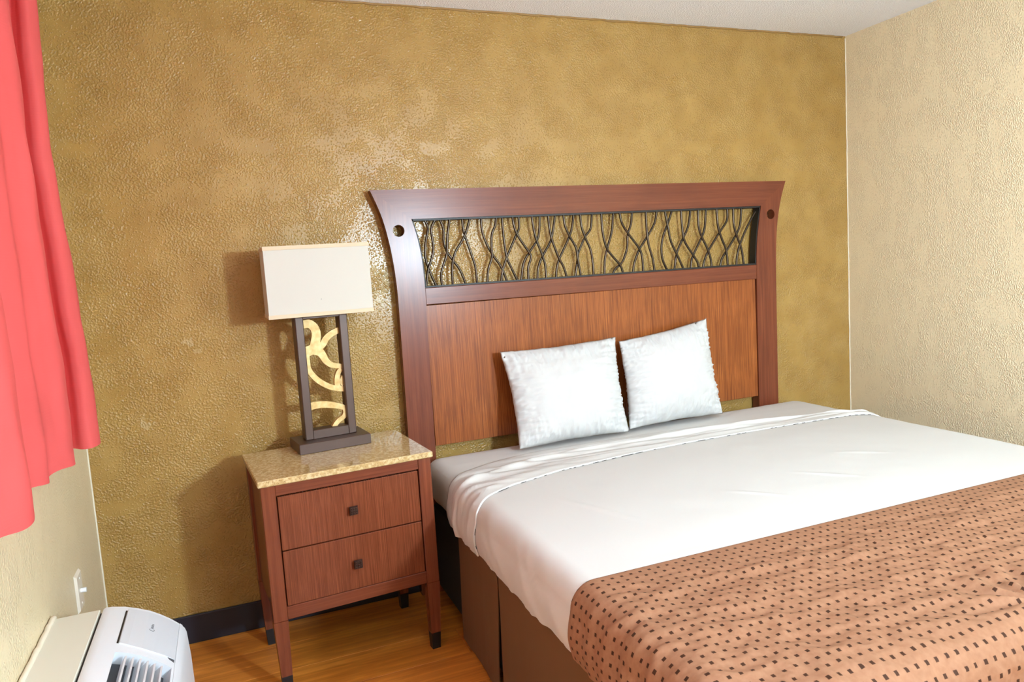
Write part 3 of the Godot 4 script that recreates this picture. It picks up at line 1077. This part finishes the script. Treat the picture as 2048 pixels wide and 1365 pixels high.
func build_pillow(label: String, c: Array, seed_: int, ear: Vector2) -> void:
	# c: lower left, lower right, upper right, upper left corners of the case
	var st := mb()
	var wr := fbm(seed_, 1.0, 3)
	var n: Vector3 = (c[1] - c[0]).cross(c[3] - c[0]).normalized()
	for side in [1.0, -1.0]:
		var f := func(u: float, v: float) -> Vector3:
			var a := u * 2 - 1
			var b := v * 2 - 1
			var inx := 0.03 * (1 - b * b) * a                                    # mid-edges drawn in between the corners
			var iny := 0.022 * (1 - a * a) * b
			var w := 0.006 * wr.get_noise_2d(a * 3.0 + 4.0, b * 3.0)
			var uu := clampf(u - inx * 0.9 + w, -0.05, 1.05)
			var vv := clampf(v - iny * 0.9 + w, -0.05, 1.05)
			var lowe: Vector3 = c[0].lerp(c[1], uu)
			var upe: Vector3 = c[3].lerp(c[2], uu)
			var p := lowe.lerp(upe, vv)
			var h := pow(maxf(0.0, 1 - pow(absf(a), 2.6)), 0.62) * pow(maxf(0.0, 1 - pow(absf(b), 2.6)), 0.62)
			var thick := 0.078 * h * (1.0 + 0.16 * -b)
			var rim := (1 - h) * h * 4.0
			# short tension folds that run in from the seams
			var fold := wr.get_noise_2d(b * 13.0 + a * 2.0, a * 1.6 + 30.0) * exp(-(1 - absf(a)) * 4.0) + wr.get_noise_2d(a * 15.0 + b * 2.0, b * 1.4 + 60.0) * exp(-(1 - absf(b)) * 4.0)
			thick += 0.028 * rim * fold + 0.009 * h * wr.get_noise_2d(a * 1.6 + 9.0, b * 1.6)
			if side < 0:
				thick *= 0.75
			return p + n * side * maxf(thick, 0.0)
		grid(st, 90, 70, f, no_uv, side < 0)
	var o := obj("pillow", st, M.pillow)
	tag(o, label, "pillow", "white pillows against the headboard")

# ---------------------------------------------------------------- curtain and rod
const PLEATS := [[0.220, 0.006], [0.300, 0.028], [0.365, 0.072], [0.408, 0.106], [0.452, 0.115], [0.486, 0.099], [0.488, 0.075], [0.468, 0.052], [0.458, 0.030], [0.490, 0.014], [0.560, 0.020], [0.640, 0.055], [0.705, 0.091], [0.765, 0.098], [0.815, 0.072], [0.860, 0.056], [0.920, 0.068], [0.975, 0.046], [1.020, 0.030], [1.090, 0.052], [1.190, 0.092], [1.265, 0.104], [1.330, 0.075], [1.420, 0.032], [1.520, 0.060], [1.620, 0.085], [1.700, 0.050], [1.800, 0.032], [1.900, 0.070], [2.000, 0.085], [2.100, 0.040], [2.200, 0.050], [2.300, 0.085], [2.400, 0.050], [2.500, 0.030]]   # plan of the folds: distance from the back wall, from the window wall
const EDGE_SWAY := [[0.88, 0.0], [1.08, -0.015], [1.35, 0.05], [1.65, 0.12], [1.8, 0.14], [2.26, 0.06], [2.36, 0.03]]

func build_curtain() -> void:
	var st := mb()
	var plan := []
	for q in PLEATS:
		plan.append(Vector2(q[0], q[1]))
	plan = smooth_line(plan, 10)
	var wr := fbm(131, 1.0, 2)
	var nu := plan.size() - 1
	for face in [0.0, 0.0025]:
		var f := func(u: float, v: float) -> Vector3:
			var i := int(round(u * nu))
			var p: Vector2 = plan[i]
			var d: Vector2 = (plan[mini(i + 1, nu)] - plan[maxi(i - 1, 0)]).normalized()
			var k := lerpf(1.0, 0.75, v)                                         # pleats are tighter at the heading
			var y := lerpf(0.912 + 0.012 * wr.get_noise_1d(p.x * 5.0) - 0.004 * sin(p.x * 4.0), 2.35, v)
			var sway := lut(EDGE_SWAY, y) * (1.0 - smoothstep(0.25, 0.95, p.x))
			var x := 0.052 + (p.y - 0.052) * k + 0.006 * wr.get_noise_2d(p.x * 7.0, y * 3.0)
			var z := p.x + sway + 0.004 * wr.get_noise_2d(p.x * 3.0 + 9.0, y * 2.0)
			return Vector3(maxf(x, 0.006) - d.x * face, y, z + d.y * face)
		grid(st, nu, 60, f, no_uv, face == 0.0)
	var c := obj("curtain", st, M.curtain)
	tag(c, "red pleated fabric curtain hanging over the window", "curtain")
	st = mb()
	var t := thing("curtain_rod", "dark metal rod carrying the red curtain", "curtain rod", Vector3(0.055, 2.37, 1.35))
	tube(st, [Vector3(0, 0, -1.18), Vector3(0, 0, 0), Vector3(0, 0, 1.2)], 0.0125, 12)
	obj("pole", st, M.dark_metal, t)
	for z in [-1.1, 1.15]:
		st = mb()
		box(st, Vector3(-0.055, -0.01, z - 0.01), Vector3(0.005, 0.01, z + 0.01), 0.002)
		box(st, Vector3(-0.055, -0.03, z - 0.015), Vector3(-0.05, 0.03, z + 0.015), 0.001)
		obj("bracket", st, M.dark_metal, t)

# ---------------------------------------------------------------- wall unit
const UNIT := [[0.124, 0.02], [0.124, 0.506], [0.127, 0.513], [0.134, 0.516], [0.148, 0.515], [0.178, 0.508], [0.208, 0.4965], [0.238, 0.482], [0.262, 0.466], [0.285, 0.448], [0.303, 0.431], [0.314, 0.419], [0.320, 0.410], [0.3235, 0.398], [0.328, 0.327], [0.330, 0.20], [0.330, 0.02]]

func on_unit(x: float, z: float, lift: float) -> Vector3:                    # point on the sloping top of the cover
	for i in range(4, UNIT.size() - 5):
		if x <= UNIT[i + 1][0]:
			var a := Vector2(UNIT[i][0], UNIT[i][1])
			var b := Vector2(UNIT[i + 1][0], UNIT[i + 1][1])
			var d := (b - a).normalized()
			var p := a.lerp(b, (x - a.x) / (b.x - a.x))
			return Vector3(p.x - d.y * lift, p.y + d.x * lift, z)
	return Vector3(x, 0.41, z)

func build_unit() -> void:
	var za := 0.779
	var zb := 1.86
	var t := thing("air_conditioner", "white through-wall air conditioner with louvred top grille below the curtain", "air conditioner")
	var st := mb()
	box(st, Vector3(0.002, 0.0, za + 0.003), Vector3(0.1195, 0.5135, zb), 0.002)
	var sl := obj("wall_sleeve", st, M.unit_cream, t)
	sl.set_meta("label", "cream metal sleeve against the wall")
	st = mb()
	box(st, Vector3(0.1195, 0.01, za + 0.01), Vector3(0.125, 0.505, zb - 0.01))
	obj("gasket", st, M.black, t)
	# cover: profile swept along the wall, with an opening for the grille
	var gx0 := 0.186
	var gx1 := 0.303
	var gz0 := 1.045
	var gz1 := 1.62
	var cuts := [za, za + 0.004, 0.82, 1.0, gz0, gz1, zb - 0.004, zb]
	var pr := []
	for i in UNIT.size():
		pr.append(Vector2(UNIT[i][0], UNIT[i][1]))
		if i == 5:
			var q := on_unit(gx0, 0, 0)
			pr.append(Vector2(q.x, q.y))
	st = mb()
	st.set_smooth_group(0)
	for i in pr.size() - 1:
		for k in cuts.size() - 1:
			if k == 4 and pr[i].x > gx0 - 0.001 and pr[i + 1].x < gx1 + 0.001 and pr[i].y > 0.42:
				continue
			var s0 := 0.004 if k == 0 else 0.0
			var s1 := 0.004 if k == cuts.size() - 2 else 0.0
			var c := Vector2(0.24, 0.3)
			var a0: Vector2 = pr[i] + (c - pr[i]).normalized() * s0
			var b0: Vector2 = pr[i + 1] + (c - pr[i + 1]).normalized() * s0
			var a1: Vector2 = pr[i] + (c - pr[i]).normalized() * s1
			var b1: Vector2 = pr[i + 1] + (c - pr[i + 1]).normalized() * s1
			st.set_smooth_group(0 if i > 1 and k > 0 and k < cuts.size() - 2 else -1)
			outward(st, [Vector3(a0.x, a0.y, cuts[k]), Vector3(b0.x, b0.y, cuts[k]), Vector3(b1.x, b1.y, cuts[k + 1]), Vector3(a1.x, a1.y, cuts[k + 1])], Vector3(0.22, 0.25, (cuts[k] + cuts[k + 1]) / 2))
	st.set_smooth_group(-1)
	for z in [za, zb]:
		var fan := []
		for q in pr:
			fan.append(Vector3(lerpf(q.x, 0.24, 0.012), lerpf(q.y, 0.3, 0.012), z))
		outward(st, fan, Vector3(0.22, 0.25, (za + zb) / 2))
	obj("cover", st, M.unit_white, t)
	# tray below the grille opening
	st = mb()
	var e := 0.03
	var r := [on_unit(gx0, gz0, 0), on_unit(gx1, gz0, 0)]
	var xs := [gx0, 0.208, 0.238, 0.262, 0.285, gx1]
	for i in xs.size() - 1:
		var a := on_unit(xs[i], gz0, -e)
		var b := on_unit(xs[i + 1], gz0, -e)
		quad(st, Vector3(a.x, a.y, gz1), Vector3(b.x, b.y, gz1), Vector3(b.x, b.y, gz0), Vector3(a.x, a.y, gz0))
	obj("grille_tray", st, M.unit_dark, t)
	st = mb()
	for z in [gz0, gz1]:
		for i in xs.size() - 1:
			var a := on_unit(xs[i], z, -e)
			var b := on_unit(xs[i + 1], z, -e)
			var a2 := on_unit(xs[i], z, 0)
			var b2 := on_unit(xs[i + 1], z, 0)
			outward(st, [a, b, b2, a2], Vector3(0.24, 0.45, 0.5 if z == gz1 else 2.5))
	for k in 2:
		var x: float = [gx0, gx1][k]
		var a := on_unit(x, gz0, -e)
		var a2 := on_unit(x, gz0, 0)
		outward(st, [a, a2, Vector3(a2.x, a2.y, gz1), Vector3(a.x, a.y, gz1)], Vector3([0.0, 0.5][k], 0.45, 1.3))
	obj("grille_rim", st, M.unit_door, t)
	for x in [0.206, 0.2215, 0.2365, 0.2515, 0.2655, 0.2795]:
		st = mb()
		var low := on_unit(x, 0, -0.026)
		var top := on_unit(x + 0.004, 0, 0.001)
		var wd := 0.0045
		hexa(st, [Vector3(low.x - wd / 2, low.y, gz0 + 0.004), Vector3(low.x + wd / 2, low.y, gz0 + 0.004), Vector3(low.x + wd / 2, low.y, gz1 - 0.004), Vector3(low.x - wd / 2, low.y, gz1 - 0.004)],
			[Vector3(top.x - wd / 2, top.y, gz0 + 0.016), Vector3(top.x + wd / 2, top.y, gz0 + 0.016), Vector3(top.x + wd / 2, top.y, gz1 - 0.016), Vector3(top.x - wd / 2, top.y, gz1 - 0.016)])
		obj("louvre", st, M.unit_white, t)
	# control door, raised a little, with a dark slot behind it
	st = mb()
	var dx := [0.189, 0.208, 0.223, 0.238, 0.25, 0.262, 0.274, 0.285, 0.296, 0.306]
	for i in dx.size() - 1:
		var bow := func(x: float) -> float: return 1.0 + 0.012 * sin(PI * (x - 0.189) / 0.117)
		var low := []
		var top := []
		for q in [[dx[i], 0.8], [dx[i + 1], 0.8], [dx[i + 1], bow.call(dx[i + 1])], [dx[i], bow.call(dx[i])]]:
			low.append(on_unit(q[0], q[1], -0.001))
			top.append(on_unit(q[0], q[1], 0.0025))
		hexa(st, low, top)
	var door := obj("control_door", st, M.unit_door, t)
	st = mb()
	hexa(st, [on_unit(0.1835, 0.808, -0.002), on_unit(0.1875, 0.808, -0.002), on_unit(0.1875, 1.0, -0.002), on_unit(0.1835, 1.0, -0.002)],
		[on_unit(0.1835, 0.808, 0.0006), on_unit(0.1875, 0.808, 0.0006), on_unit(0.1875, 1.0, 0.0006), on_unit(0.1835, 1.0, 0.0006)])
	obj("slot", st, M.black, t)
	st = mb()
	hexa(st, [on_unit(0.29, 1.0, -0.002), on_unit(0.306, 0.998, -0.002), on_unit(0.306, 1.014, -0.002), on_unit(0.296, 1.01, -0.002)],
		[on_unit(0.29, 1.0, 0.0008), on_unit(0.306, 0.998, 0.0008), on_unit(0.306, 1.014, 0.0008), on_unit(0.296, 1.01, 0.0008)])
	obj("finger_notch", st, M.unit_dark, t)
	# printed maker's mark on the door
	var tm := TextMesh.new()
	tm.text = "Midea"
	var font := SystemFont.new()
	font.font_names = PackedStringArray(["Droid Sans"])
	tm.font = font
	tm.font_size = 24
	tm.pixel_size = 0.00042
	tm.depth = 0.0003
	var at := on_unit(0.25, 0.878, 0.0027)
	var slope := (on_unit(0.24, 0, 0) - on_unit(0.26, 0, 0)).normalized()
	var basis_ := Basis(Vector3(0, 0, -1), slope, Vector3(0, 0, -1).cross(slope))
	var lg := part("logo", tm, M.ink, door)
	lg.transform = Transform3D(basis_, at)
	lg.set_meta("label", "small dark printed lettering")
	st = mb()
	var ring := []
	for k in 15:
		var a := deg_to_rad(60 + 260.0 * k / 14.0)
		ring.append(at + basis_ * Vector3(-0.0215 + 0.0062 * cos(a), -0.0005 + 0.0062 * sin(a), 0))
	tube(st, ring, 0.0006, 5)
	obj("emblem", st, M.ink, door)
	# end strip along the front corner
	st = mb()
	hexa(st, [on_unit(0.3075, 0.785, -0.001), on_unit(0.3135, 0.785, -0.001), on_unit(0.3135, 1.85, -0.001), on_unit(0.3075, 1.85, -0.001)],
		[on_unit(0.3075, 0.785, 0.0022), on_unit(0.3135, 0.785, 0.0022), on_unit(0.3135, 1.85, 0.0022), on_unit(0.3075, 1.85, 0.0022)])
	obj("front_strip", st, M.unit_white, t)
	# caulk between sleeve and wall
	st = mb()
	var line := []
	var wob := fbm(141, 1.0, 2)
	for k in 50:
		var z := za - 0.004 + 1.08 * k / 49.0
		line.append(Vector3(0.008 + 0.001 * wob.get_noise_1d(z * 30), 0.515 + 0.004 * wob.get_noise_1d(z * 24 + 9), z))
	tube(st, line, 0.007, 7)
	obj("sealant", st, M.caulk, t)

func build_plate() -> void:
	var t := thing("wall_plate", "cream wall plate with a white knob above the air conditioner", "wall plate", Vector3(0.0, 0.445, 0.42))
	var st := mb()
	hexa(st, [Vector3(0.0005, -0.06, -0.04), Vector3(0.0005, -0.06, 0.04), Vector3(0.0005, 0.06, 0.04), Vector3(0.0005, 0.06, -0.04)],
		[Vector3(0.008, -0.053, -0.033), Vector3(0.008, -0.053, 0.033), Vector3(0.008, 0.053, 0.033), Vector3(0.008, 0.053, -0.033)])
	obj("cover_plate", st, M.plate, t)
	st = mb()
	tube(st, [Vector3(0.007, 0, 0), Vector3(0.015, 0, 0), Vector3(0.024, 0, 0)], 0.0075, 12)
	obj("knob", st, M.plastic, t)
	for y in [-0.04, 0.04]:
		st = mb()
		tube(st, [Vector3(0.007, y, 0), Vector3(0.008, y, 0), Vector3(0.009, y, 0)], 0.003, 8)
		obj("screw", st, M.plastic, t)

func build_floor_lamp() -> void:
	# behind the camera: the lamp that throws the table lamp's shadow to the left
	var t := thing("floor_lamp", "slim floor lamp with a white glowing globe beyond the foot of the bed", "lamp", LAMP * Vector3(1, 0, 1))
	var st := mb()
	lathe(st, [Vector2(0, 0), Vector2(0.14, 0), Vector2(0.14, 0.015), Vector2(0.02, 0.025), Vector2(0, 0.025)], 28)
	obj("base", st, M.dark_metal, t)
	st = mb()
	tube(st, [Vector3(0, 0.02, 0), Vector3(0, 0.8, 0), Vector3(0, LAMP.y - GLOBE - 0.15, 0)], 0.011, 12)
	obj("pole", st, M.dark_metal, t)
	st = mb()
	var pr := []
	for k in 17:
		var a := -PI / 2 + PI * k / 16.0
		pr.append(Vector2(maxf(0.0, GLOBE * cos(a)), LAMP.y + GLOBE * sin(a)))
	lathe(st, pr, 28)
	obj("lamp_globe", st, M.globe, t)
	st = mb()
	var d := LAMP.y - GLOBE
	lathe(st, [Vector2(0.011, d - 0.16), Vector2(0.05, d - 0.158), Vector2(0.2, d - 0.125), Vector2(0.30, d - 0.085), Vector2(0.302, d - 0.08), Vector2(0.298, d - 0.08), Vector2(0.2, d - 0.115), Vector2(0.05, d - 0.145), Vector2(0.02, d - 0.14), Vector2(0.02, d), Vector2(0.0, d + 0.004)], 40)
	obj("light_cutoff_dish", st, M.frame_white, t)  # added below the globe to cut its downward light and send it upwards
	var l := OmniLight3D.new()
	l.name = "lamp_light"
	l.light_energy = LAMP_POWER
	l.light_color = Color(0.83, 0.935, 1.0)
	l.light_size = GLOBE * 0.95
	l.omni_range = 12.0
	l.omni_attenuation = 2.0
	l.shadow_enabled = true
	l.position = Vector3(0, LAMP.y, 0)
	t.add_child(l)

const LAMP := Vector3(2.1, 1.54, 3.5)
const GLOBE := 0.1
const LAMP_POWER := 9.6

# ---------------------------------------------------------------- scene
func _ready() -> void:
	# camera
	var cam := Camera3D.new()
	cam.name = "camera"
	cam.transform = Transform3D(Basis(Vector3.UP, -0.3725) * Basis(Vector3.RIGHT, -0.1057) * Basis(Vector3.BACK, -0.0639), Vector3(0.5136, 1.3774, 2.9746))
	cam.fov = 50.30
	cam.near = 0.02
	cam.current = true
	add_child(cam)
	# daylight outside and exposure
	var env := Environment.new()
	var sky := Sky.new()
	var sm := ProceduralSkyMaterial.new()
	sm.sky_top_color = Color(0.72, 0.82, 0.94)
	sm.sky_horizon_color = Color(0.9, 0.935, 0.965)
	sm.ground_bottom_color = Color(0.42, 0.4, 0.37)
	sm.ground_horizon_color = Color(0.7, 0.7, 0.68)
	sm.sky_energy_multiplier = 4.2
	sm.ground_energy_multiplier = 4.2
	sky.sky_material = sm
	env.background_mode = Environment.BG_SKY
	env.sky = sky
	env.tonemap_mode = Environment.TONE_MAPPER_LINEAR
	env.tonemap_exposure = 0.92
	env.sdfgi_enabled = true
	env.ssao_enabled = true
	env.ssil_enabled = true
	var we := WorldEnvironment.new()
	we.name = "environment"
	we.environment = env
	add_child(we)

	make_materials()
	build_room()
	build_headboard()
	build_bed()
	build_nightstand()
	build_curtain()
	build_unit()
	build_pillow("wide white pillow leaning on the headboard, nearer the nightstand", [Vector3(1.580, 0.616, 0.25), Vector3(2.100, 0.616, 0.25), Vector3(2.125, 1.022, 0.125), Vector3(1.570, 1.012, 0.125)], 111, Vector2(1, 1))
	build_pillow("white pillow with a peaked upper corner, farther from the nightstand", [Vector3(2.115, 0.618, 0.225), Vector3(2.625, 0.618, 0.215), Vector3(2.620, 1.062, 0.12), Vector3(2.140, 1.000, 0.125)], 121, Vector2(1, 1))
	build_lamp()
	build_plate()
	build_floor_lamp()
